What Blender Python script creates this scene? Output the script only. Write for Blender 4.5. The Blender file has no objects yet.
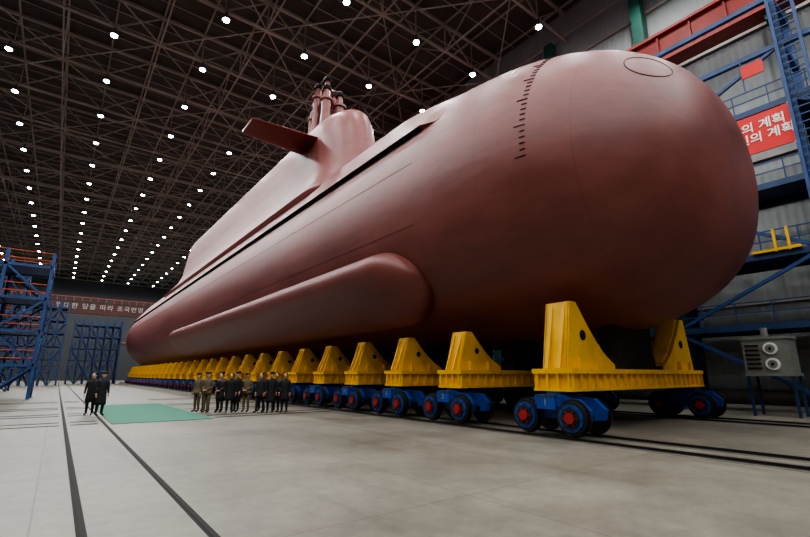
import bpy, math, random
from mathutils import Vector, Matrix
random.seed(7)
C = bpy.context.scene.collection
pi = math.pi
try:
    bpy.context.scene.view_settings.view_transform = 'AgX'
    bpy.context.scene.view_settings.look = 'AgX - Medium High Contrast'
except Exception as e:
    print(e)

# ---------------------------------------------------------------- materials
def s2l(c):
    return tuple(((x/255)/12.92 if x/255 <= .04045 else ((x/255+.055)/1.055)**2.4) for x in c)
def mat(name, rgb, rough=.5, metal=0, emit=0, noise=0, nscale=2.0, bump=0, bscale=8):
    m = bpy.data.materials.new(name); m.use_nodes = True
    nt = m.node_tree; b = nt.nodes['Principled BSDF']
    col = s2l(rgb)
    b.inputs['Base Color'].default_value = (*col, 1)
    b.inputs['Roughness'].default_value = rough
    b.inputs['Metallic'].default_value = metal
    if emit:
        b.inputs['Emission Color'].default_value = (*col, 1)
        b.inputs['Emission Strength'].default_value = emit
    if noise or bump:
        tc = nt.nodes.new('ShaderNodeTexCoord')
    if noise:
        n = nt.nodes.new('ShaderNodeTexNoise'); n.inputs['Scale'].default_value = nscale
        n.inputs['Detail'].default_value = 6; n.inputs['Roughness'].default_value = .6
        nt.links.new(tc.outputs['Object'], n.inputs['Vector'])
        r = nt.nodes.new('ShaderNodeValToRGB')
        r.color_ramp.elements[0].position = .3; r.color_ramp.elements[1].position = .7
        r.color_ramp.elements[0].color = (*[max(0, x*(1-noise)) for x in col], 1)
        r.color_ramp.elements[1].color = (*[min(1, x*(1+noise)) for x in col], 1)
        nt.links.new(n.outputs['Fac'], r.inputs['Fac']); nt.links.new(r.outputs['Color'], b.inputs['Base Color'])
    if bump:
        n2 = nt.nodes.new('ShaderNodeTexNoise'); n2.inputs['Scale'].default_value = bscale
        nt.links.new(tc.outputs['Object'], n2.inputs['Vector'])
        bp = nt.nodes.new('ShaderNodeBump'); bp.inputs['Strength'].default_value = bump
        bp.inputs['Distance'].default_value = .05
        nt.links.new(n2.outputs['Fac'], bp.inputs['Height']); nt.links.new(bp.outputs['Normal'], b.inputs['Normal'])
    return m

M = {}
M['blue'] = mat('blue_paint', (26, 64, 140), .4, noise=.3, nscale=1.5)
M['scblue'] = mat('scaffold_blue', (30, 62, 110), .5, noise=.3, nscale=1.5)
M['fblue'] = mat('far_scaffold_blue', (28, 54, 92), .6, noise=.3, nscale=1.5)
M['dkblue'] = mat('dark_blue_steel', (28, 54, 90), .5, noise=.3, nscale=1)
M['yellow'] = mat('yellow_paint', (228, 174, 14), .4, noise=.18, nscale=1.2)
M['red'] = mat('red_paint', (150, 46, 34), .5, noise=.15, nscale=1)
M['bannerred'] = mat('banner_red', (205, 36, 30), .6)
M['white'] = mat('white_paint', (238, 236, 230), .6)
M['offwhite'] = mat('off_white_paint', (150, 150, 146), .6)
M['black'] = mat('black_rubber', (18, 18, 20), .6)
M['slot'] = mat('slot_dark', (8, 6, 6), .95)
M['mark'] = mat('draft_mark', (46, 24, 22), .8)
M['seam'] = mat('weld_seam', (84, 44, 38), .7)
M['rail'] = mat('rail_steel', (48, 46, 45), .4, .5)
M['groove'] = mat('rail_groove', (34, 32, 30), .9)
M['stain'] = mat('track_stain', (96, 91, 82), .8, noise=.35, nscale=1.5)
M['steel'] = mat('roof_steel', (158, 150, 142), .6, noise=.25, nscale=.4)
M['deck'] = mat('roof_deck', (80, 76, 73), .9, noise=.3, nscale=.3)
M['lamp'] = mat('lamp_glow', (235, 242, 255), .5, emit=90)
M['lamph'] = mat('lamp_housing', (90, 90, 90), .5)
M['green'] = mat('green_column', (28, 82, 70), .5, noise=.2)
M['carpet'] = mat('carpet_green', (66, 124, 102), .9, noise=.15, nscale=6)
M['grey'] = mat('grey_machine', (125, 128, 122), .5, noise=.15)
M['keel'] = mat('keel_block_dark', (40, 34, 30), .8, noise=.3, nscale=4)
M['orange'] = mat('orange_rail', (190, 84, 40), .5)
M['brown'] = mat('crane_brown', (74, 40, 32), .7, noise=.2)
M['hubred'] = mat('hub_red', (150, 32, 32), .5)
M['skin'] = mat('skin', (205, 160, 130), .6)
M['hair'] = mat('hair', (20, 18, 18), .7)
M['coat'] = mat('coat_black', (26, 26, 30), .8)
M['coat2'] = mat('coat_leather', (36, 30, 28), .5)
M['khaki'] = mat('uniform_khaki', (98, 86, 62), .8)
M['trous'] = mat('trousers_dark', (24, 24, 28), .8)
M['shoe'] = mat('shoe_black', (12, 12, 12), .4)
M['furhat'] = mat('fur_hat', (58, 46, 36), .9)
M['concrete'] = mat('plinth_concrete', (130, 127, 120), .8, noise=.15)

# hull primer
def hull_mat():
    m = mat('red_oxide_primer', (130, 64, 58), .42)
    nt = m.node_tree; b = nt.nodes['Principled BSDF']
    tc = nt.nodes.new('ShaderNodeTexCoord')
    mp = nt.nodes.new('ShaderNodeMapping'); mp.inputs['Scale'].default_value = (1, .35, 1)
    nt.links.new(tc.outputs['Object'], mp.inputs['Vector'])
    n = nt.nodes.new('ShaderNodeTexNoise'); n.inputs['Scale'].default_value = .55; n.inputs['Detail'].default_value = 8
    n.inputs['Roughness'].default_value = .66
    nt.links.new(mp.outputs['Vector'], n.inputs['Vector'])
    r = nt.nodes.new('ShaderNodeValToRGB')
    r.color_ramp.elements[0].position = .3; r.color_ramp.elements[1].position = .7
    r.color_ramp.elements[0].color = (*s2l((102, 51, 46)), 1); r.color_ramp.elements[1].color = (*s2l((132, 71, 65)), 1)
    nt.links.new(n.outputs['Fac'], r.inputs['Fac'])
    sx = nt.nodes.new('ShaderNodeSeparateXYZ'); nt.links.new(tc.outputs['Object'], sx.inputs[0])
    md = nt.nodes.new('ShaderNodeMath'); md.operation = 'PINGPONG'; md.inputs[1].default_value = 1.6
    nt.links.new(sx.outputs['Y'], md.inputs[0])
    lt = nt.nodes.new('ShaderNodeMath'); lt.operation = 'LESS_THAN'; lt.inputs[1].default_value = .022
    nt.links.new(md.outputs[0], lt.inputs[0])
    ml = nt.nodes.new('ShaderNodeMath'); ml.operation = 'MULTIPLY'; ml.inputs[1].default_value = .24
    nt.links.new(lt.outputs[0], ml.inputs[0])
    mx = nt.nodes.new('ShaderNodeMixRGB'); mx.inputs['Color2'].default_value = (*s2l((74, 36, 34)), 1)
    nt.links.new(ml.outputs[0], mx.inputs['Fac']); nt.links.new(r.outputs['Color'], mx.inputs['Color1'])
    nt.links.new(mx.outputs[0], b.inputs['Base Color'])
    n2 = nt.nodes.new('ShaderNodeTexNoise'); n2.inputs['Scale'].default_value = .8; n2.inputs['Detail'].default_value = 3
    nt.links.new(mp.outputs['Vector'], n2.inputs['Vector'])
    bp = nt.nodes.new('ShaderNodeBump'); bp.inputs['Strength'].default_value = .3; bp.inputs['Distance'].default_value = .1
    nt.links.new(n2.outputs['Fac'], bp.inputs['Height']); nt.links.new(bp.outputs['Normal'], b.inputs['Normal'])
    mr = nt.nodes.new('ShaderNodeMapRange'); mr.inputs['To Min'].default_value = .36; mr.inputs['To Max'].default_value = .54
    nt.links.new(n.outputs['Fac'], mr.inputs['Value']); nt.links.new(mr.outputs[0], b.inputs['Roughness'])
    return m
M['hull'] = hull_mat()

def floor_mat():
    m = mat('floor_concrete', (186, 180, 168), .55)
    nt = m.node_tree; b = nt.nodes['Principled BSDF']
    tc = nt.nodes.new('ShaderNodeTexCoord')
    n = nt.nodes.new('ShaderNodeTexNoise'); n.inputs['Scale'].default_value = .35; n.inputs['Detail'].default_value = 9; n.inputs['Roughness'].default_value = .65
    nt.links.new(tc.outputs['Object'], n.inputs['Vector'])
    r = nt.nodes.new('ShaderNodeValToRGB')
    r.color_ramp.elements[0].position = .3; r.color_ramp.elements[1].position = .72
    r.color_ramp.elements[0].color = (*s2l((106, 101, 90)), 1); r.color_ramp.elements[1].color = (*s2l((144, 138, 125)), 1)
    nt.links.new(n.outputs['Fac'], r.inputs['Fac'])
    br = nt.nodes.new('ShaderNodeTexBrick'); br.inputs['Scale'].default_value = 1
    br.inputs['Brick Width'].default_value = 5.0; br.inputs['Row Height'].default_value = 5.0
    br.inputs['Mortar Size'].default_value = .012; br.offset = 0
    br.inputs['Color1'].default_value = (1, 1, 1, 1); br.inputs['Color2'].default_value = (.86, .86, .86, 1); br.inputs['Mortar'].default_value = (.6, .6, .6, 1)
    nt.links.new(tc.outputs['Object'], br.inputs['Vector'])
    mx = nt.nodes.new('ShaderNodeMixRGB'); mx.blend_type = 'MULTIPLY'; mx.inputs['Fac'].default_value = 1
    nt.links.new(r.outputs['Color'], mx.inputs['Color1']); nt.links.new(br.outputs['Color'], mx.inputs['Color2'])
    n3 = nt.nodes.new('ShaderNodeTexNoise'); n3.inputs['Scale'].default_value = 3.0; n3.inputs['Detail'].default_value = 10; n3.inputs['Roughness'].default_value = .78
    nt.links.new(tc.outputs['Object'], n3.inputs['Vector'])
    m3 = nt.nodes.new('ShaderNodeMapRange'); m3.inputs['From Min'].default_value = .3; m3.inputs['From Max'].default_value = .7; m3.inputs['To Min'].default_value = .72; m3.inputs['To Max'].default_value = 1.16
    nt.links.new(n3.outputs['Fac'], m3.inputs['Value'])
    mx2 = nt.nodes.new('ShaderNodeMixRGB'); mx2.blend_type = 'MULTIPLY'; mx2.inputs['Fac'].default_value = 1
    nt.links.new(mx.outputs[0], mx2.inputs['Color1']); nt.links.new(m3.outputs[0], mx2.inputs['Color2'])
    # wear streaks along the tracks
    mp = nt.nodes.new('ShaderNodeMapping'); mp.inputs['Scale'].default_value = (1.6, .12, 1)
    nt.links.new(tc.outputs['Object'], mp.inputs['Vector'])
    n4 = nt.nodes.new('ShaderNodeTexNoise'); n4.inputs['Scale'].default_value = 1.0; n4.inputs['Detail'].default_value = 6
    nt.links.new(mp.outputs['Vector'], n4.inputs['Vector'])
    m4 = nt.nodes.new('ShaderNodeMapRange'); m4.inputs['From Min'].default_value = .56; m4.inputs['From Max'].default_value = .72; m4.inputs['To Min'].default_value = 1.0; m4.inputs['To Max'].default_value = .76
    nt.links.new(n4.outputs['Fac'], m4.inputs['Value'])
    mx3 = nt.nodes.new('ShaderNodeMixRGB'); mx3.blend_type = 'MULTIPLY'; mx3.inputs['Fac'].default_value = 1
    nt.links.new(mx2.outputs[0], mx3.inputs['Color1']); nt.links.new(m4.outputs[0], mx3.inputs['Color2'])
    nt.links.new(mx3.outputs[0], b.inputs['Base Color'])
    mr = nt.nodes.new('ShaderNodeMapRange'); mr.inputs['To Min'].default_value = .3; mr.inputs['To Max'].default_value = .66
    nt.links.new(n.outputs['Fac'], mr.inputs['Value']); nt.links.new(mr.outputs[0], b.inputs['Roughness'])
    return m
M['floor'] = floor_mat()

def wall_mat(name, rgb):
    m = mat(name, rgb, .7)
    nt = m.node_tree; b = nt.nodes['Principled BSDF']
    tc = nt.nodes.new('ShaderNodeTexCoord'); sx = nt.nodes.new('ShaderNodeSeparateXYZ')
    nt.links.new(tc.outputs['Object'], sx.inputs[0])
    ad = nt.nodes.new('ShaderNodeMath'); ad.operation = 'ADD'
    nt.links.new(sx.outputs['X'], ad.inputs[0]); nt.links.new(sx.outputs['Y'], ad.inputs[1])
    pp = nt.nodes.new('ShaderNodeMath'); pp.operation = 'PINGPONG'; pp.inputs[1].default_value = .2
    nt.links.new(ad.outputs[0], pp.inputs[0])
    bp = nt.nodes.new('ShaderNodeBump'); bp.inputs['Strength'].default_value = .6; bp.inputs['Distance'].default_value = .3
    nt.links.new(pp.outputs[0], bp.inputs['Height']); nt.links.new(bp.outputs['Normal'], b.inputs['Normal'])
    return m
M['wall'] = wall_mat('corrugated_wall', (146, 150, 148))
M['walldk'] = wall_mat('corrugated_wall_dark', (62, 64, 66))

# ---------------------------------------------------------------- builder
class MB:
    def __init__(s): s.v = []; s.f = []; s.m = []; s.sm = []; s.mats = []
    def mi(s, k):
        if k not in s.mats: s.mats.append(k)
        return s.mats.index(k)
    def add(s, vs, fs, k, smooth=False):
        o = len(s.v); s.v += [tuple(x) for x in vs]; i = s.mi(k)
        for f in fs: s.f.append(tuple(a+o for a in f)); s.m.append(i); s.sm.append(smooth)
    def box(s, x0, x1, y0, y1, z0, z1, k):
        vs = [(x, y, z) for x in (x0, x1) for y in (y0, y1) for z in (z0, z1)]
        s.add(vs, [(0, 1, 3, 2), (4, 6, 7, 5), (0, 4, 5, 1), (2, 3, 7, 6), (0, 2, 6, 4), (1, 5, 7, 3)], k)
    def beam(s, p, q, w, k, h=None):
        h = h or w; p = Vector(p); q = Vector(q); d = (q-p)
        if d.length < 1e-5: return
        d.normalize(); up = Vector((0, 0, 1)) if abs(d.z) < .95 else Vector((0, 1, 0))
        a = d.cross(up).normalized()*(w/2); b = a.cross(d).normalized()*(h/2)
        vs = []
        for e in (p, q): vs += [e-a-b, e+a-b, e+a+b, e-a+b]
        s.add(vs, [(3, 2, 1, 0), (4, 5, 6, 7), (0, 1, 5, 4), (1, 2, 6, 5), (2, 3, 7, 6), (3, 0, 4, 7)], k)
    def cyl(s, p, q, r, k, n=16, r2=None, smooth=True, caps=True):
        r2 = r if r2 is None else r2; p = Vector(p); q = Vector(q); d = (q-p).normalized()
        up = Vector((0, 0, 1)) if abs(d.z) < .9 else Vector((0, 1, 0))
        a = d.cross(up).normalized(); b = a.cross(d).normalized(); vs = []
        for e, rr in ((p, r), (q, r2)):
            for i in range(n):
                t = 2*pi*i/n; vs.append(e+a*rr*math.cos(t)+b*rr*math.sin(t))
        s.add(vs, [(i, (i+1) % n, n+(i+1) % n, n+i) for i in range(n)], k, smooth)
        if caps:
            s.add(vs[:n], [tuple(range(n))[::-1]], k); s.add(vs[n:], [tuple(range(n))], k)
    def loft(s, rings, k, smooth=True, caps=True, closed=True):
        n = len(rings[0]); vs = [p for r in rings for p in r]; fs = []
        for j in range(len(rings)-1):
            for i in range(n if closed else n-1):
                fs.append((j*n+i, j*n+(i+1) % n, (j+1)*n+(i+1) % n, (j+1)*n+i))
        if caps and closed:
            fs.append(tuple(range(n))[::-1]); fs.append(tuple((len(rings)-1)*n+i for i in range(n)))
        s.add(vs, fs, k, smooth)
    def prism(s, poly, y0, y1, k):
        n = len(poly); vs = [(x, y0, z) for x, z in poly]+[(x, y1, z) for x, z in poly]
        s.add(vs, [tuple(range(n)), tuple(range(n, 2*n))[::-1]]+[(i, n+i, n+(i+1) % n, (i+1) % n) for i in range(n)], k)
    def ell(s, c, r, k, n=12, m=8):
        rings = []
        for j in range(1, m):
            a = pi*j/m; rings.append([(c[0]+r[0]*math.sin(a)*math.cos(2*pi*i/n), c[1]+r[1]*math.sin(a)*math.sin(2*pi*i/n), c[2]-r[2]*math.cos(a)) for i in range(n)])
        s.loft(rings, k)
    def mesh(s, name):
        me = bpy.data.meshes.new(name); me.from_pydata(s.v, [], s.f)
        for k in s.mats: me.materials.append(M[k])
        me.polygons.foreach_set('material_index', s.m); me.polygons.foreach_set('use_smooth', s.sm)
        me.update()
        import bmesh
        bm = bmesh.new(); bm.from_mesh(me); bmesh.ops.recalc_face_normals(bm, faces=bm.faces); bm.to_mesh(me); bm.free()
        return me
    def obj(s, name, parent=None, loc=(0, 0, 0), rot=0):
        o = bpy.data.objects.new(name, s.mesh(name)); C.objects.link(o); o.location = loc; o.rotation_euler = (0, 0, rot)
        if parent: o.parent = parent
        return o
def empty(name, loc=(0, 0, 0)):
    e = bpy.data.objects.new(name, None); C.objects.link(e); e.location = loc; e.empty_display_size = .5; return e
def ss(t): t = max(0, min(1, t)); return t*t*(3-2*t)

# ---------------------------------------------------------------- camera
cam = bpy.data.cameras.new('camera'); co = bpy.data.objects.new('camera', cam); C.objects.link(co)
co.location = (0, 0, 1.7); co.rotation_euler = (math.radians(90+13.6), 0, math.radians(-37.55))
cam.sensor_width = 36; cam.lens = 440*36/810; cam.clip_end = 500; cam.clip_start = .05
bpy.context.scene.camera = co

# ---------------------------------------------------------------- room shell
XL, XR, YB, YF, ZT = -19.0, 33.5, -24.0, 178.0, 35.4
b = MB(); b.box(XL-.5, XR+.5, YB-.5, YF+.5, -.5, 0, 'floor'); b.obj('floor')
b = MB(); b.box(XL-.5, XR+.5, YB-.5, YF+.5, ZT, ZT+.4, 'deck'); b.obj('ceiling')
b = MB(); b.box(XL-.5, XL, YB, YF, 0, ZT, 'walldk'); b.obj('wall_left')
b = MB(); b.box(XR, XR+.5, YB, YF, 0, ZT, 'wall'); b.obj('wall_right')
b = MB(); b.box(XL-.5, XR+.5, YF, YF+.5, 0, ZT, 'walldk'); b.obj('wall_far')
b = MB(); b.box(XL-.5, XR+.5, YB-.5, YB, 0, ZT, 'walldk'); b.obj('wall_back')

b = MB()
for z in (3, 6, 9, 12, 15, 18, 24, 27, 30): b.beam((XR-.12, YB+.2, z), (XR-.12, 120, z), .2, 'steel', .22)
b.obj('trim_1')
b = MB(); b.box(XR-.45, XR-.05, -10, 60, 0, .75, 'concrete'); b.obj('baseboard_right')

# roof trusses
b = MB()
Y0 = 34.3; SY = 7.9
ys = [Y0+SY*k for k in range(-7, 19)]
xs = [-18.6+3.65*i for i in range(15)]; xs = [x for x in xs if x < XR]
zb, zt = 32.0, 35.0
for y in ys:
    if y < YB+.5 or y > YF-.5: continue
    b.beam((XL+.1, y, zb), (XR-.1, y, zb), .2, 'steel')
    b.beam((XL+.1, y, zt), (XR-.1, y, zt), .26, 'steel')
    for i, x in enumerate(xs):
        b.beam((x, y, zb), (x, y, zt), .1, 'steel')
        if i+1 < len(xs):
            if i % 2: b.beam((x, y, zb), (xs[i+1], y, zt), .12, 'steel')
            else: b.beam((x, y, zt), (xs[i+1], y, zb), .12, 'steel')
for i, x in enumerate(xs):
    b.beam((x, YB+.2, zt+.15), (x, YF-.2, zt+.15), .14, 'steel', .2)
    if i % 2 == 0: b.beam((x, YB+.2, zb), (x, YF-.2, zb), .12, 'steel')
for j in range(len(ys)-1):
    y, y2 = ys[j], ys[j+1]
    if y < YB or y2 > YF: continue
    for i in range(0, len(xs)-2, 2):
        if (i//2+j) % 2: b.beam((xs[i], y, zb), (xs[i+2], y2, zb), .09, 'steel')
        else: b.beam((xs[i+2], y, zb), (xs[i], y2, zb), .09, 'steel')
    for i in range(0, len(xs), 4):
        b.beam((xs[i], y, zb), (xs[i], (y+y2)/2, zt), .1, 'steel'); b.beam((xs[i], (y+y2)/2, zt), (xs[i], y2, zb), .1, 'steel')
    for f in (.25, .5, .75): b.beam((XL+.1, y+(y2-y)*f, zt+.25), (XR-.1, y+(y2-y)*f, zt+.25), .08, 'steel')
b.obj('roof_truss_frame')

# lamps
b = MB()
rowx = [-15.3, -7.9, -.3, 7.1, 14.3, 21.6, 28.9]
lampdata = bpy.data.lights.new('high_bay_light', 'SPOT')
lampdata.energy = 1650; lampdata.spot_size = math.radians(165); lampdata.spot_blend = .6; lampdata.shadow_soft_size = .18
lampdata.color = (.98, .985, .98)
lp = empty('high_bay_lamps', (7, 70, 31))
for x in rowx:
    for y in ys:
        if y < YB+1 or y > YF-2: continue
        b.cyl((x-7, y-70, .55), (x-7, y-70, 1.0), .12, 'lamph', 8)
        b.cyl((x-7, y-70, .15), (x-7, y-70, .6), .32, 'lamph', 14, .16)
        b.cyl((x-7, y-70, .08), (x-7, y-70, .16), .25, 'lamp', 14)
        o = bpy.data.objects.new('high_bay_light', lampdata); C.objects.link(o); o.location = (x-7, y-70, -.15); o.parent = lp
o = b.obj('lamp_fixtures', lp)

# crane runway + columns right
b = MB(); b2 = MB()
for k in range(-3, 20):
    y = 12+SY*k
    if y > YF-2: continue
    b.box(32.2, 33.0, y-.4, y+.4, 0, 32, 'green')
    if y < 62:
        b2.box(30.3, 32.19, y-.25, y+.25, 22.2, 22.7, 'green')
        b2.beam((31.95, y, 20.5), (30.6, y, 22.2), .25, 'green')
b.obj('wall_columns')
b = b2
b.box(30.2, 30.9, -20, 60, 22.8, 24.9, 'red'); b.box(29.9, 31.2, -20, 60, 24.8, 25.0, 'red'); b.box(29.9, 31.2, -20, 60, 22.7, 22.85, 'red')
for i in range(40): b.box(30.05, 30.2, -20+i*2, -19.9+i*2, 22.85, 24.8, 'red')
b.box(30.5, 30.62, -20, 60, 25.0, 25.15, 'rail')
b.obj('crane_runway_girder')

# ---------------------------------------------------------------- submarine
XC, ZC, R = 16.2, 8.98, 5.96
YT = 3.6
YE0, YE1 = 104.0, 135.0
def prof(y, L, p, q):
    t = max(0, min(1, (YT+L-y)/L)); return R*max(0, 1-t**p)**(1/q)
def hr(y, psi=pi/2):
    if y < YT+9:
        k = (1-math.cos(psi))/2
        return prof(y, 9.0, 2.3, 2.2)*(1-k)+prof(y, 7.2, 2.4, 3.5)*k
    if y > YE0:
        t = min(1, (y-YE0)/(YE1-YE0)); return R*max(.0, 1-t**1.8)**.8
    return R
def S(y, psi, off=0):
    r = hr(y, psi)+off; return Vector((XC-r*math.sin(psi), y, ZC+r*math.cos(psi)))
sub = empty('submarine', (XC, 60, 0))
def put(bld, name):
    o = bld.obj(name); o.parent = sub; o.matrix_parent_inverse = Matrix.Translation((-XC, -60, 0)); return o
b = MB(); N = 128
st = [YT+9*(1-math.cos(a*pi/2/60)) for a in range(1, 61)]
y = YT+9
while y < YE0: y += 2.0; st.append(min(y, YE0))
st += [YE0+(YE1-YE0)*math.sin(a*pi/2/28) for a in range(1, 28)]
b.loft([[S(y, 2*pi*i/N) for i in range(N)] for y in st], 'hull')
put(b, 'pressure_hull')
# casing
PS = 58.5*pi/180; OV = .24; ZD = 6.62
def rp(psi):
    a = abs(psi)
    x1, z1, x2, z2 = 2.7, ZD, (R+OV)*math.sin(PS), (R+OV)*math.cos(PS)
    a1 = math.atan2(x1, z1)
    if a <= a1: return ZD/math.cos(a)
    dx, dz = x2-x1, z2-z1; sx, sz = math.sin(a), math.cos(a)
    return (x1*dz-z1*dx)/(sx*dz-sz*dx)
def coff(y, p):
    bl = ss((y-8.6)/9.5)*ss((120-y)/10)
    e = OV*(1-bl)*ss((y-12.2)/1.0)*ss((114-y)/3)*math.exp(-((PS-abs(p))/.22)**2)
    return (rp(p)-R)*bl+e+.012
b = MB(); rings = []
cy = [8.8+.4*i for i in range(40)]+[24.8+3*i for i in range(32)]
for y in cy:
    ring = []
    for i in range(61):
        p = -PS+2*PS*i/60
        c = coff(y, p)
        if y <= 13.2:
            f = ss((y-12.0)/1.2); g = ss((PS-abs(p))/.35); c = c*(f+(1-f)*g)
        rr = hr(y, p)+c; ring.append((XC-rr*math.sin(p), y, ZC+rr*math.cos(p)))
    for i in range(21):
        p = PS-2*PS*i/20; rr = hr(y, p)-.25; ring.append((XC-rr*math.sin(p), y, ZC+rr*math.cos(p)))
    rings.append(ring)
b.loft(rings, 'hull', smooth=True); o = put(b, 'deck_casing')
mod = o.modifiers.new('es', 'EDGE_SPLIT'); mod.split_angle = math.radians(40)
b = MB()
for sg in (1, -1):
    rings = []
    for y in [13.2+.5*i for i in range(8)]+[17.2+i*2.0 for i in range(45)]:
        a0 = sg*(PS-.001); a1 = sg*(PS+.35*pi/180); a2 = sg*(PS+1.6*pi/180)
        o_ = max(.03, coff(y, PS)-.012)
        rings.append([S(y, a0, -.1), S(y, a0, o_), S(y, a1, o_), S(y, a1, .02), S(y, a2, .015), S(y, a2, -.1)])
    b.loft(rings, 'slot', smooth=False)
put(b, 'casing_slot')
# sail
b = MB(); rings = []
def foot(zp, w, yf, yr, nose, tail):
    pts = []; n = 14
    for i in range(n+1):
        a = pi/2*i/n; pts.append((w*math.sin(a), yf+nose*(1-math.cos(a))))
    for i in range(1, 12): pts.append((w, yf+nose+(yr-tail-yf-nose)*i/12))
    for i in range(n+1):
        a = pi/2*i/n; pts.append((w*math.cos(a)**1.0, yr-tail+tail*math.sin(a)))
    full = [(XC-x, y, 1.7+zp) for x, y in pts]+[(XC+x, y, 1.7+zp) for x, y in pts[::-1][1:-1]]
    return full
for zp, w, yf, yr in [(12.6, 4.2, 23.5, 85), (13.5, 3.4, 24.3, 84), (14.4, 2.75, 24.9, 83), (15.6, 2.3, 25.3, 82), (17.5, 2.1, 25.6, 81), (19.1, 1.98, 26.0, 80), (20.1, 1.85, 26.5, 79.5), (20.7, 1.6, 27.2, 79), (21.0, 1.2, 28.2, 78), (21.1, .6, 29.5, 77)]:
    rings.append(foot(zp, w, yf, yr, 4.5*min(1, w/1.9), 5))
b.loft(rings, 'hull'); put(b, 'sail')
# sail planes
b = MB()
for sg in (-1, 1):
    rings = []
    for f, ch, th in [(0, 3.6, .62), (.5, 3.2, .52), (.97, 2.8, .4), (1, 2.6, .25)]:
        x = XC+sg*(1.5+f*5.7); ring = []
        for i in range(20):
            a = 2*pi*i/20; ring.append((x, 32+ch/2*math.cos(a), 20.7+th/2*math.sin(a)*(1+.3*math.cos(a))))
        rings.append(ring)
    b.loft(rings, 'hull')
put(b, 'sail_planes')
# masts
b = MB()
for x, y, h, r in [(15.5, 31.6, 27.0, .4), (16.7, 31.4, 26.6, .44), (16.0, 32.6, 28.6, .4), (17.0, 32.8, 27.6, .36), (15.6, 33.6, 28.2, .42), (16.5, 34.2, 27.6, .4), (16.0, 35.4, 27.0, .36)]:
    b.cyl((x, y, 22.4), (x, y, h-1.6), r, 'hull', 14); b.cyl((x, y, h-1.6), (x, y, h-1.4), r*1.35, 'hull', 14)
    b.cyl((x, y, h-1.4), (x, y, h), r*.7, 'hull', 14, r*.55); b.cyl((x, y, h-.5), (x, y, h-.2), r*.95, 'slot', 14)
    b.cyl((x, y, 22.4), (x, y, 24.0), r*1.5, 'hull', 14, r*1.1)
put(b, 'masts')
# flank array fairing
def bulge(sg):
    rings = []; yb0, yb1 = 13.4, 62.0; base = math.radians(90+37.2); H = 1.78
    sts = [yb0+2.3*(1-math.cos(a*pi/2/14)) for a in range(1, 15)]+[16.2+i*1.6 for i in range(1, 26)]+[57+i*.5 for i in range(0, 10)]+[61.9]
    for y in sts:
        if y < yb0+2.3: k = math.sqrt(max(0, 1-((yb0+2.3-y)/2.3)**2)); kw = k; kh = k
        elif y > 57: t = (y-57)/(yb1-57); kw = 1-.12*t; kh = 1-.97*t**2
        else: kw = kh = 1
        ring = []
        hw = H*kw
        for i in range(40):
            a = 2*pi*i/40; ca, sa = math.cos(a), math.sin(a)
            u = hw*abs(ca)**.5*(1 if ca > 0 else -1); v = 1.2*kh*abs(sa)**.5*(1 if sa > 0 else -1)
            if v < 0: v *= .6
            psi = base+(-u)/R
            rr = hr(y, psi)-.12+v*(1+.2*(u/H))
            ring.append((XC-sg*rr*math.sin(psi), y, ZC+rr*math.cos(psi)))
        rings.append(ring)
    return rings
b = MB(); b.loft(bulge(1), 'hull'); b.loft(bulge(-1), 'hull'); put(b, 'flank_fairings')
def loop(bld, y0, psi0, rad, tube, n=40, k='mark'):
    P = S(y0, psi0); T1 = (S(y0+.05, psi0)-S(y0-.05, psi0)).normalized(); T2 = (S(y0, psi0+.01)-S(y0, psi0-.01)).normalized()
    pts = []
    for i in range(n):
        a = 2*pi*i/n; q = P+T1*rad*math.cos(a)+T2*rad*math.sin(a)
        ps = math.atan2(XC-q.x, q.z-ZC); yy = max(YT+.02, q.y); pts.append(S(yy, ps, .004))
    for i in range(n): bld.beam(pts[i], pts[(i+1) % n], tube, k, tube*.5)
b = MB()
loop(b, 4.85, math.radians(52), .72, .03)
for i in range(36):
    p = math.radians(15+i*2.3)
    b.beam(S(7.7, p, .004), S(7.88+(.18 if i % 5 == 0 else 0), p, .004), .05, 'mark', .01)
for ps in (78, 104):
    for i in range(48): b.beam(S(13+i*1.9, math.radians(ps), .002), S(13+(i+1)*1.9, math.radians(ps), .002), .02, 'seam', .008)
put(b, 'hull_markings')
b = MB()
for a in (0, 90, 180, 270):
    ra = math.radians(a)
    d = Vector((math.sin(ra), 0, math.cos(ra))); L = 4.2
    rings = []
    for f in (0, 1):
        rr = 1.0+f*L; c = Vector((XC, 127-f*.6, ZC))+d*rr; side = d.cross(Vector((0, 1, 0)))
        rings.append([c+Vector((0, 1, 0))*(3.2-f*1.0)*math.cos(2*pi*i/16)+side*.3*math.sin(2*pi*i/16) for i in range(16)])
    b.loft(rings, 'hull')
put(b, 'stern_planes')

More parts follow.
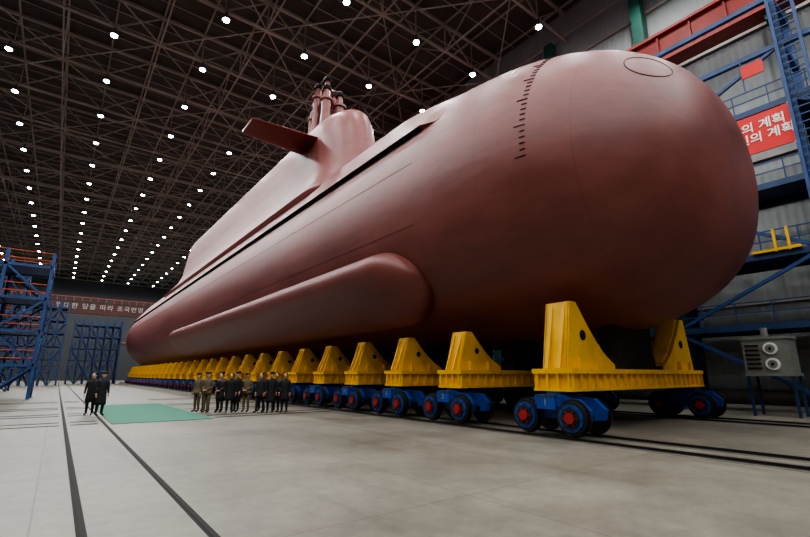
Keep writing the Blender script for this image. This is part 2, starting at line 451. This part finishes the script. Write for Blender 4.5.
# ---------------------------------------------------------------- cradles + bogies
def cradle_mesh(peak, big):
    b = MB(); L = .62 if not big else .68
    hx = 4.8 if not big else 4.72
    x0, x1 = -hx, hx
    b.box(x0, x1, -L, L, 1.74, 1.88, 'yellow')
    b.box(x0+.12, x1-.12, -L+.12, L-.12, 1.3, 1.74, 'yellow')
    b.box(x0+.02, x1-.02, -L+.02, L-.02, 1.24, 1.32, 'yellow')
    n = 22
    for i in range(n+1):
        x = x0+.1+(x1-x0-.2)*i/n
        b.box(x-.025, x+.025, -L+.02, -L+.14, 1.32, 1.74, 'yellow'); b.box(x-.025, x+.025, L-.14, L-.02, 1.32, 1.74, 'yellow')
    for i in range(4):
        y = -L+.15+(2*L-.3)*i/3; b.box(x0+.02, x0+.14, y-.025, y+.025, 1.32, 1.74, 'yellow'); b.box(x1-.14, x1-.02, y-.025, y+.025, 1.32, 1.74, 'yellow')
    for sg in (-1, 1):
        xo = hx-.2; xi = 2.3 if not big else 1.8; W = .36 if not big else .42
        pf = [(xo, 1.88), (xo-.4, peak), (xo-.72, peak)]
        for i in range(1, 9):
            t = i/9; x = xo-.72-(xo-.72-xi)*t
            pf.append((x, peak-(peak-2.05)*(.35*t+.65*math.sin(t*pi/2))))
        pf.append((xi, 2.02)); pf.append((xi, 1.88))
        pr = [(-sg*x, z) for x, z in pf]
        for y in (-W, W-.07): b.prism(pr, y, y+.07, 'yellow')
        for i in range(0, len(pf)-2):
            p, q = pf[i], pf[i+1]
            vs = [(-sg*p[0], -W+.02, p[1]), (-sg*p[0], W-.02, p[1]), (-sg*q[0], W-.02, q[1]), (-sg*q[0], -W+.02, q[1])]
            b.add(vs, [(0, 1, 2, 3)], 'yellow')
        for i in range(2, len(pf)-3):
            p, q = pf[i], pf[i+1]
            b.beam((-sg*p[0], 0, p[1]+.02), (-sg*q[0], 0, q[1]+.02), 2*W-.3, 'keel' if not big else 'yellow', .06)
        xx = -sg*(xo-.95); zc_ = 1.88+(peak-1.88)*.5
        b.cyl((xx, -W-.012, zc_), (xx, -W+.0, zc_), .16 if big else .11, 'slot', 18)
        for y in (-W*.5, W*.5): b.beam((-sg*(xo+.12), y, 1.88), (-sg*(xo-.38), y, peak-.15), .05, 'yellow', .12)
        for dx in (.5, 1.5): b.box(-sg*(xo-dx)-.03, -sg*(xo-dx)+.03, -W-.12, -W, 1.88, 2.2, 'yellow')
    b.box(-1.4, 1.4, -.3, .3, 1.88, 2.3, 'keel')
    zc = ZC; poly = [(-1.3, 2.3), (1.3, 2.3)]
    for x in (1.3, .9, .45, 0, -.45, -.9, -1.3):
        rr = R if not big else hr(7.8, pi)
        poly.append((x, zc-math.sqrt(rr*rr-x*x)+.01))
    b.prism(poly, -.3, .3, 'keel')
    return b.mesh('hull_cradle')
def bogie_mesh():
    b = MB()
    for x in (-.6, .6):
        for y in (-.75, .75):
            s = -1 if x < 0 else 1
            xo = x+s*.07
            b.cyl((x-.07, y, .5), (x+.07, y, .5), .44, 'black', 28)
            b.cyl((xo, y, .5), (xo+s*.03, y, .5), .36, 'blue', 28)
            b.cyl((xo+s*.03, y, .5), (xo+s*.06, y, .5), .27, 'black', 24)
            b.cyl((xo+s*.05, y, .5), (xo+s*.12, y, .5), .14, 'hubred', 20)
            for q in range(6):
                a = q*pi/3; b.beam((xo+s*.07, y+.13*math.cos(a), .5+.13*math.sin(a)), (xo+s*.07, y+.23*math.cos(a), .5+.23*math.sin(a)), .03, 'hubred', .02)
            b.cyl((x-s*.07, y, .5), (x-s*.1, y, .5), .5, 'rail', 28)
            for q in range(8):
                a = q*pi/4; b.cyl((xo+s*.02, y+.32*math.cos(a), .5+.32*math.sin(a)), (xo+s*.06, y+.32*math.cos(a), .5+.32*math.sin(a)), .03, 'dkblue', 6)
    for y in (-.75, .75): b.cyl((-.55, y, .5), (.55, y, .5), .1, 'rail', 12)
    for x0, x1 in ((-.48, -.3), (.3, .48)):
        poly = [(-1.15, .42), (-1.2, .7), (-.9, .98), (-.35, 1.02), (.35, 1.02), (.9, .98), (1.2, .7), (1.15, .42), (.5, .36), (.35, .55), (-.35, .55), (-.5, .36)]
        n = len(poly); vs = [(x0, p, z) for p, z in poly]+[(x1, p, z) for p, z in poly]
        b.add(vs, [tuple(range(n)), tuple(range(n, 2*n))[::-1]]+[(i, n+i, n+(i+1) % n, (i+1) % n) for i in range(n)], 'blue')
    b.box(-.45, .45, -.5, .5, .45, 1.05, 'blue'); b.box(-.62, .62, -.42, .42, .78, 1.08, 'blue')
    b.box(-.7, .7, -.3, .3, 1.0, 1.1, 'dkblue'); b.cyl((0, 0, 1.05), (0, 0, 1.18), .36, 'dkblue', 20)
    for x in (-.66, .66): b.box(x-.05, x+.05, -.3, .3, .7, 1.0, 'blue')
    return b.mesh('rail_bogie')
cm_big = cradle_mesh(3.9, True); cm = cradle_mesh(3.3, False); bm_ = bogie_mesh()
cyps = [7.9, 12.2]+[12.2+3.5*i for i in range(1, 28)]
for i, y in enumerate(cyps):
    o = bpy.data.objects.new('hull_cradle', cm_big if i == 0 else cm); C.objects.link(o); o.location = (XC, y, 0)
    for x in (11.8, 20.6):
        o = bpy.data.objects.new('rail_bogie', bm_); C.objects.link(o); o.location = (x, y, 0.06)
        if x < 15 and i < 4:
            cu = bpy.data.curves.new('bogie_number', 'FONT'); cu.body = str(i+1); cu.size = .24; cu.align_x = 'CENTER'; cu.align_y = 'CENTER'; cu.extrude = .003
            cu.materials.append(M['offwhite']); t = bpy.data.objects.new('number', cu); C.objects.link(t); t.parent = o
            t.location = (-.72, 0, .88); t.rotation_euler = (pi/2, 0, -pi/2)

# tracks
b = MB()
for x in (11.2, 12.4, 20.0, 21.2):
    b.box(x-.3, x+.3, YB+1, 130, .0, .004, 'stain'); b.box(x-.11, x+.11, YB+1, 130, .0, .008, 'groove'); b.box(x-.035, x+.035, YB+1, 130, .0, .06, 'rail')
b.obj('transport_track_rails')
b = MB()
for x in (.46, 1.6):
    b.box(x-.05, x+.05, YB+1, 130, .0, .005, 'groove'); b.box(x-.02, x+.02, YB+1, 130, .0, .012, 'groove')
b.obj('floor_track_rails')
b = MB()
for y in (19.9, 21.1, 24.3, 25.5, 29.2, 30.4, 36, 37.2):
    for xa, xb in ((XL+1, .3), (.62, 1.4), (5.4, 10.8)):
        b.box(xa, xb, y-.14, y+.14, 0, .004, 'groove'); b.box(xa, xb, y-.035, y+.035, 0, .012, 'rail')
b.obj('transverse_track_rails')
b = MB(); b.box(1.78, 5.2, 19.3, 31.5, .0, .02, 'carpet'); b.obj('green_carpet')

# ---------------------------------------------------------------- scaffolds
def scaffold(name, x0, x1, y0, y1, h, nx, ny, lv, k='dkblue', w=.14, rail='orange', diag=True, deck=True):
    b = MB()
    X = [x0+(x1-x0)*i/nx for i in range(nx+1)]; Y = [y0+(y1-y0)*i/ny for i in range(ny+1)]
    Z = [h*(i+1)/lv for i in range(lv)]
    for x in X:
        for y in Y:
            b.beam((x, y, 0), (x, y, h+1.1), w, k); b.box(x-w, x+w, y-w, y+w, 0, .05, 'offwhite')
    for z in Z:
        for y in Y: b.beam((x0, y, z), (x1, y, z), w, k)
        for x in X: b.beam((x, y0, z), (x, y1, z), w, k)
        if deck: b.box(x0, x1, y0, y1, z-.02, z+.03, k)
        for zz in (z+.5, z+1.05):
            for y in (y0, y1): b.beam((x0, y, zz), (x1, y, zz), .05, rail)
            for x in (x0, x1): b.beam((x, y0, zz), (x, y1, zz), .05, rail)
    if diag:
        zz = [0]+Z
        for l in range(lv):
            for i in range(nx):
                for y in (y0, y1):
                    if (i+l) % 2: b.beam((X[i], y, zz[l]), (X[i+1], y, zz[l+1]), w*.7, k)
                    else: b.beam((X[i+1], y, zz[l]), (X[i], y, zz[l+1]), w*.7, k)
            for i in range(ny):
                for x in (x0, x1):
                    if (i+l) % 2: b.beam((x, Y[i], zz[l]), (x, Y[i+1], zz[l+1]), w*.7, k)
                    else: b.beam((x, Y[i+1], zz[l]), (x, Y[i], zz[l+1]), w*.7, k)
    return b.obj(name)
scaffold('mobile_scaffold', -6.6, -1.4, 41, 45, 9.4, 2, 1, 4, 'scblue', .2)
scaffold('scaffold_tower', -9, -4, 62, 66, 12, 3, 1, 5, 'fblue', .16, 'fblue')
scaffold('scaffold_tower', -7, .0, 92, 96, 12.5, 6, 2, 6, 'fblue', .22, 'fblue')
scaffold('scaffold_tower', 1.4, 9.0, 104, 108, 11, 6, 2, 5, 'fblue', .22, 'fblue')
scaffold('scaffold_tower', -16, -9, 120, 126, 14, 4, 2, 4, 'fblue', .25, 'orange')
cr = empty('overhead_crane_bridge', (7, 138.4, 18.5))
b = MB(); b.box(XL+.02-7, 32.18-7, -1.2, -.6, -1.6, 1.2, 'brown'); b.box(XL+.02-7, 32.18-7, .6, 1.2, -1.6, 1.2, 'brown')
b.box(XL+.3-7, 32-7, -1.3, -.5, 1.2, 1.35, 'brown'); b.box(XL+.3-7, 32-7, -1.3, -.5, -1.75, -1.6, 'brown')
for i in range(30): b.beam((-25+i*1.7, -.9, 1.3), (-25+i*1.7, -.9, 2.4), .08, 'orange')
b.beam((-25, -.9, 2.4), (24, -.9, 2.4), .1, 'orange')
b.obj('girders', cr)
def text(name, body, size, loc, rot, parent=None, k='white', sp=1.0):
    cu = bpy.data.curves.new(name, 'FONT'); cu.body = body; cu.size = size; cu.align_x = 'CENTER'; cu.align_y = 'CENTER'; cu.extrude = .01; cu.offset = .012*size
    cu.space_character = sp; cu.space_line = 1.05
    cu.materials.append(M[k]); o = bpy.data.objects.new(name, cu); C.objects.link(o); o.location = loc; o.rotation_euler = rot
    if parent: o.parent = parent
    return o
text('banner_text', '위대한 당을 따라 조국번영 만세', 1.5, (1.5, -1.32, 0), (pi/2, 0, 0), cr, 'offwhite', sp=1.25)

# right side blue gantry staging
b = MB()
for (x, y) in ((26, 3.4), (26, 10.0), (26, 17), (26, 24), (26, 31), (29, -3), (26, -3), (29, 3.4), (29, 10), (29, 17), (29, 24), (29, 31)):
    h = 20.5 if y < 5 else 15
    b.beam((x, y, 0), (x, y, h), .3, 'scblue'); b.box(x-.3, x+.3, y-.3, y+.3, 0, .06, 'scblue')
for z in (3.9, 7.2, 10.6, 14.6):
    for x in (26, 29): b.beam((x, -3, z), (x, 31, z), .22, 'dkblue', .3)
    for y in (-3, 3.4, 10, 17, 24, 31): b.beam((26, y, z), (29, y, z), .18, 'dkblue')
    b.box(26, 29, -3, 31, z+.12, z+.17, 'dkblue')
    for zz in (z+.7, z+1.2): b.beam((26, -3, zz), (26, 31, zz), .05, 'scblue')
    for i in range(24): b.beam((26, -3+i*1.45, z), (26, -3+i*1.45, z+1.2), .05, 'scblue')
zz = [0, 3.9, 7.2, 10.6, 14.6]; yy = [-3, 3.4, 10, 17, 24, 31]
for l in range(4):
    for i in range(5):
        a, c = (yy[i], yy[i+1]) if (i+l) % 2 else (yy[i+1], yy[i])
        b.beam((26, a, zz[l]), (26, c, zz[l+1]), .16, 'scblue')
for y in (2.6, 3.5): b.beam((25.7, y, 8), (25.7, y, 20.5), .14, 'scblue')
for i in range(30): b.beam((25.7, 2.6, 8.3+i*.4), (25.7, 3.5, 8.3+i*.4), .05, 'scblue')
for z in (17.6, 20.4):
    b.beam((26, 3.4, z), (29, 3.4, z), .25, 'scblue'); b.beam((26, -3, z), (26, 10, z), .25, 'scblue')
b.beam((26, 3.4, 17.6), (26, 10, 14.6), .16, 'scblue'); b.beam((26, 10, 14.6), (26, 10, 20.4), .25, 'scblue')
for y in (4.6, 5.1): b.beam((25.8, y, 7.3), (25.8, y, 8.4), .1, 'yellow')
b.beam((25.8, 4.2, 7.4), (25.8, 6.0, 7.4), .12, 'yellow')
for z in (12.6, 14.0): b.beam((26, 3.4, z), (26, 10, z), .12, 'scblue')
b.obj('steel_staging')
ban = empty('slogan_banner', (25.85, 4.9, 13.35))
b = MB(); b.box(-.04, .04, -1.3, 1.3, -1.0, 1.0, 'bannerred')
for y in (-1.3, 1.3): b.beam((0, y, -1.05), (0, y, 1.05), .07, 'white')
b.obj('panel', ban)
text('banner_text', '당의 계획\n인민의 계획', .58, (-.06, 0, .05), (pi/2, 0, -pi/2), ban)
b = MB(); b.box(-.03, .03, -.45, .45, -.35, .35, 'bannerred'); b.beam((0.05, .45, -1), (0.05, .45, .9), .05, 'scblue'); b.obj('signal_flag', None, (25.79, 4.6, 16.8), 0)

# machinery at right
b = MB()
b.box(-.65, .65, -.8, .8, 1.75, 3.25, 'grey'); b.box(-.7, .7, -.85, .85, 3.2, 3.32, 'grey'); b.box(-.7, .7, -.85, .85, 1.65, 1.78, 'grey')
for x in (-.6, .6):
    for y in (-.75, .75): b.beam((x, y, 0), (x, y, 1.65), .1, 'dkblue')
for z in (2.15, 2.8):
    b.cyl((-.72, -.2, z), (-.65, -.2, z), .25, 'white', 24); b.cyl((-.74, -.2, z), (-.71, -.2, z), .17, 'grey', 24); b.cyl((-.76, -.2, z), (-.73, -.2, z), .06, 'black', 12)
for i in range(6): b.box(-.69, -.65, .2, .7, 1.95+i*.19, 2.02+i*.19, 'black')
b.cyl((-.3, 0, 3.32), (-.3, 0, 3.7), .13, 'grey', 16)
b.obj('ventilation_unit', None, (24.6, 5.8, 0))

# ---------------------------------------------------------------- people
def skin_mesh(pose):
    V = {'pel': (0, 0, .96, .145, .11), 'sp': (0, .0, 1.15, .14, .105), 'ch': (0, .0, 1.36, .165, .115), 'nk': (0, .0, 1.48, .06, .06), 'hd': (0, -.01, 1.58, .05, .055)}
    E = [('pel', 'sp'), ('sp', 'ch'), ('ch', 'nk'), ('nk', 'hd')]
    for s, n in ((-1, 'l'), (1, 'r')):
        fy = (-.14 if s < 0 else .14) if pose == 'stride' else 0
        V['hip'+n] = (s*.1, 0, .88, .095, .1); V['kn'+n] = (s*.105, fy*.6-.01, .5, .066, .07); V['an'+n] = (s*.11, fy+.02, .1, .045, .05); V['to'+n] = (s*.12, fy-.15, .045, .045, .035)
        E += [('pel', 'hip'+n), ('hip'+n, 'kn'+n), ('kn'+n, 'an'+n), ('an'+n, 'to'+n)]
        V['sh'+n] = (s*.185, .0, 1.41, .07, .075)
        if pose == 'clasp': V['el'+n] = (s*.25, .03, 1.14, .055, .055); V['wr'+n] = (s*.06, -.19, 1.0, .036, .036)
        elif pose == 'point' and s > 0: V['el'+n] = (s*.3, -.12, 1.22, .055, .055); V['wr'+n] = (s*.33, -.36, 1.3, .036, .036)
        else: V['el'+n] = (s*.245, .02, 1.14, .055, .055); V['wr'+n] = (s*.25, -.05, .89, .036, .036)
        E += [('ch', 'sh'+n), ('sh'+n, 'el'+n), ('el'+n, 'wr'+n)]
    keys = list(V); me = bpy.data.meshes.new('t'); me.from_pydata([V[k][:3] for k in keys], [(keys.index(a), keys.index(c)) for a, c in E], [])
    o = bpy.data.objects.new('t', me); C.objects.link(o)
    o.modifiers.new('s', 'SKIN'); sm = o.modifiers.new('u', 'SUBSURF'); sm.levels = 1; sm.render_levels = 1
    for i, k in enumerate(keys): me.skin_vertices[0].data[i].radius = V[k][3:5]
    me.skin_vertices[0].data[0].use_root = True
    bpy.context.view_layer.update()
    dg = bpy.context.evaluated_depsgraph_get(); ev = o.evaluated_get(dg); m2 = ev.to_mesh()
    vs = [tuple(v.co) for v in m2.vertices]; fs = [tuple(p.vertices) for p in m2.polygons]
    ev.to_mesh_clear(); bpy.data.objects.remove(o); bpy.data.meshes.remove(me)
    return vs, fs, V
skins = {p: skin_mesh(p) for p in ('stand', 'clasp', 'point', 'stride')}
def hand(b, w, d, side):
    w = Vector(w); d = Vector(d).normalized(); ax = Vector((0, 1, 0)) if abs(d.y) < .7 else Vector((0, 0, 1))
    a = (ax-d*ax.dot(d)).normalized(); nrm = d.cross(a)*(-side)
    rings = []
    for t, ww, hh in ((-.02, .028, .022), (.03, .04, .018), (.09, .042, .016)):
        rings.append([w+d*t+a*ww*math.cos(2*pi*i/8)+nrm*hh*math.sin(2*pi*i/8) for i in range(8)])
    b.loft(rings, 'skin')
    for j, L in enumerate((.062, .075, .08, .07)):
        p = w+d*.085+a*(-.032+.021*j); q = p+d*L*.55+nrm*.008; r = q+d*L*.4+nrm*.022
        b.cyl(p, q, .010, 'skin', 6, .009); b.cyl(q, r, .009, 'skin', 6, .006)
    p = w+d*.02-a*.036; q = p+d*.035-a*.025+nrm*.01; b.cyl(p, q, .012, 'skin', 6, .010); b.cyl(q, q+d*.03-a*.004+nrm*.01, .010, 'skin', 6, .007)
def person_mesh(pose, coat, hat, hem):
    vs, fs, V = skins[pose]; b = MB(); groups = {}
    for f in fs:
        c = [sum(vs[i][k] for i in f)/len(f) for k in range(3)]
        k = 'shoe' if c[2] < .11 else ('trous' if (c[2] < .9 and abs(c[0]) < .2) else coat)
        if coat == 'khaki' and k == 'trous': k = 'khaki'
        if c[2] > 1.49 and abs(c[0]) < .08: k = 'skin'
        groups.setdefault(k, []).append(f)
    b.v += vs
    for k, ff in groups.items():
        i = b.mi(k)
        for f in ff: b.f.append(f); b.m.append(i); b.sm.append(True)
    rings = []
    for z, rx, ry in ((hem, .215, .165), (hem+.12, .21, .16), (.95, .19, .145), (1.12, .172, .13), (1.3, .19, .135), (1.42, .16, .115), (1.485, .08, .075)):
        rings.append([(rx*math.cos(2*pi*i/20), ry*math.sin(2*pi*i/20), z) for i in range(20)])
    b.loft(rings, coat)
    b.loft([[(.075*math.cos(2*pi*i/12), .075*math.sin(2*pi*i/12), 1.47) for i in range(12)], [(.07*math.cos(2*pi*i/12), .07*math.sin(2*pi*i/12)-.005, 1.53) for i in range(12)]], coat)
    for z in (1.32, 1.2, 1.08, .96): b.cyl((.02, -.13, z), (.02, -.15, z), .012, 'orange' if coat == 'khaki' else 'shoe', 8)
    for s, n in ((-1, 'l'), (1, 'r')):
        w = Vector(V['wr'+n][:3]); e = Vector(V['el'+n][:3]); hand(b, w, (w-e) if pose != 'clasp' else Vector((-s*.8, -.1, -.3)), s)
    rings = []
    for j in range(1, 14):
        a = pi*j/14; z = 1.655-.12*math.cos(a); w = math.sin(a)
        low = max(0, (1.655-z)/.12); rx = .078*w*(1-.22*low); ry = .097*w*(1-.1*low)
        rings.append([(rx*math.cos(2*pi*i/18), ry*math.sin(2*pi*i/18)-.012*low-.01, z) for i in range(18)])
    b.loft(rings, 'skin')
    b.loft([[(-.018, -.098, 1.625), (.018, -.098, 1.625), (0, -.128, 1.63)], [(-.007, -.1, 1.675), (.007, -.1, 1.675), (0, -.108, 1.675)]], 'skin')
    for s in (-1, 1):
        b.ell((s*.032, -.096, 1.668), (.013, .008, .007), 'white', 8, 6); b.ell((s*.032, -.102, 1.668), (.006, .004, .006), 'hair', 6, 5)
        b.box(s*.032-.018, s*.032+.018, -.108, -.098, 1.685, 1.691, 'hair'); b.ell((s*.078, -.005, 1.655), (.01, .018, .03), 'skin', 8, 6)
    b.box(-.024, .024, -.105, -.097, 1.592, 1.6, 'hubred')
    if hat == 'hair':
        rings = []
        for j in range(0, 8):
            a = pi*.5*j/8; z = 1.67+.115*math.sin(a); w = math.cos(a)
            rings.append([(.086*w*math.cos(2*pi*i/18), .105*w*math.sin(2*pi*i/18)+.008, z+(.02 if math.sin(2*pi*i/18) < -.3 and j == 0 else 0)) for i in range(18)])
        b.loft(rings, 'hair'); b.ell((0, .035, 1.65), (.08, .07, .07), 'hair')
    elif hat == 'fur':
        rings = [[(r*math.cos(2*pi*i/18), r*1.15*math.sin(2*pi*i/18), z) for i in range(18)] for z, r in ((1.69, .092), (1.71, .105), (1.77, .108), (1.81, .09), (1.82, .05))]
        b.loft(rings, 'furhat')
    else:
        rings = [[(r*math.cos(2*pi*i/18), r*1.12*math.sin(2*pi*i/18), z) for i in range(18)] for z, r in ((1.7, .088), (1.74, .09), (1.77, .135), (1.795, .13), (1.8, .06))]
        b.loft(rings, 'khaki'); b.loft([[(.089*math.cos(2*pi*i/18), .1*math.sin(2*pi*i/18), z) for i in range(18)] for z in (1.705, 1.735)], 'hubred')
        b.loft([[(.07*math.cos(a), -.085-.05*math.sin(a), 1.7) for a in [pi*i/8 for i in range(9)]], [(.075*math.cos(a), -.085-.055*math.sin(a), 1.708) for a in [pi*i/8 for i in range(9)]]], 'shoe')
    return b.mesh('person')
PM = [person_mesh('stand', 'coat', 'hair', .55), person_mesh('clasp', 'coat2', 'hair', .6), person_mesh('stand', 'khaki', 'cap', .82),
      person_mesh('clasp', 'khaki', 'cap', .82), person_mesh('stand', 'coat', 'fur', .45), person_mesh('point', 'coat2', 'fur', .5), person_mesh('stride', 'coat', 'hair', .7)]
ppl = [(1.3, 23.9, 0, -20, 1.0), (1.62, 23.3, 4, 25, 1.02),
       (5.35, 22.9, 2, -60, 1), (5.6, 22.2, 3, -50, 1.02), (5.8, 23.2, 2, -40, 1.03), (6.1, 21.9, 1, -50, 1), (6.4, 22.9, 4, -60, 1.03), (6.45, 21.6, 0, -20, 1.0),
       (6.85, 21.9, 4, -70, 1.03), (7.2, 21.6, 3, -45, 1.0), (7.55, 20.7, 6, -60, 1.0), (7.85, 21.4, 0, -50, 1.03), (7.95, 20.5, 4, -30, 1.02), (8.3, 20.7, 1, -50, 1), (8.5, 20.2, 0, -40, 1.0)]
for x, y, k, h, s in ppl:
    o = bpy.data.objects.new('standing_man', PM[k]); C.objects.link(o); o.location = (x, y, 0.013); o.rotation_euler = (0, 0, math.radians(h)); o.scale = (s, s, s)

w = bpy.data.worlds.new('world'); bpy.context.scene.world = w; w.use_nodes = True
w.node_tree.nodes['Background'].inputs[0].default_value = (.5, .55, .6, 1); w.node_tree.nodes['Background'].inputs[1].default_value = .1
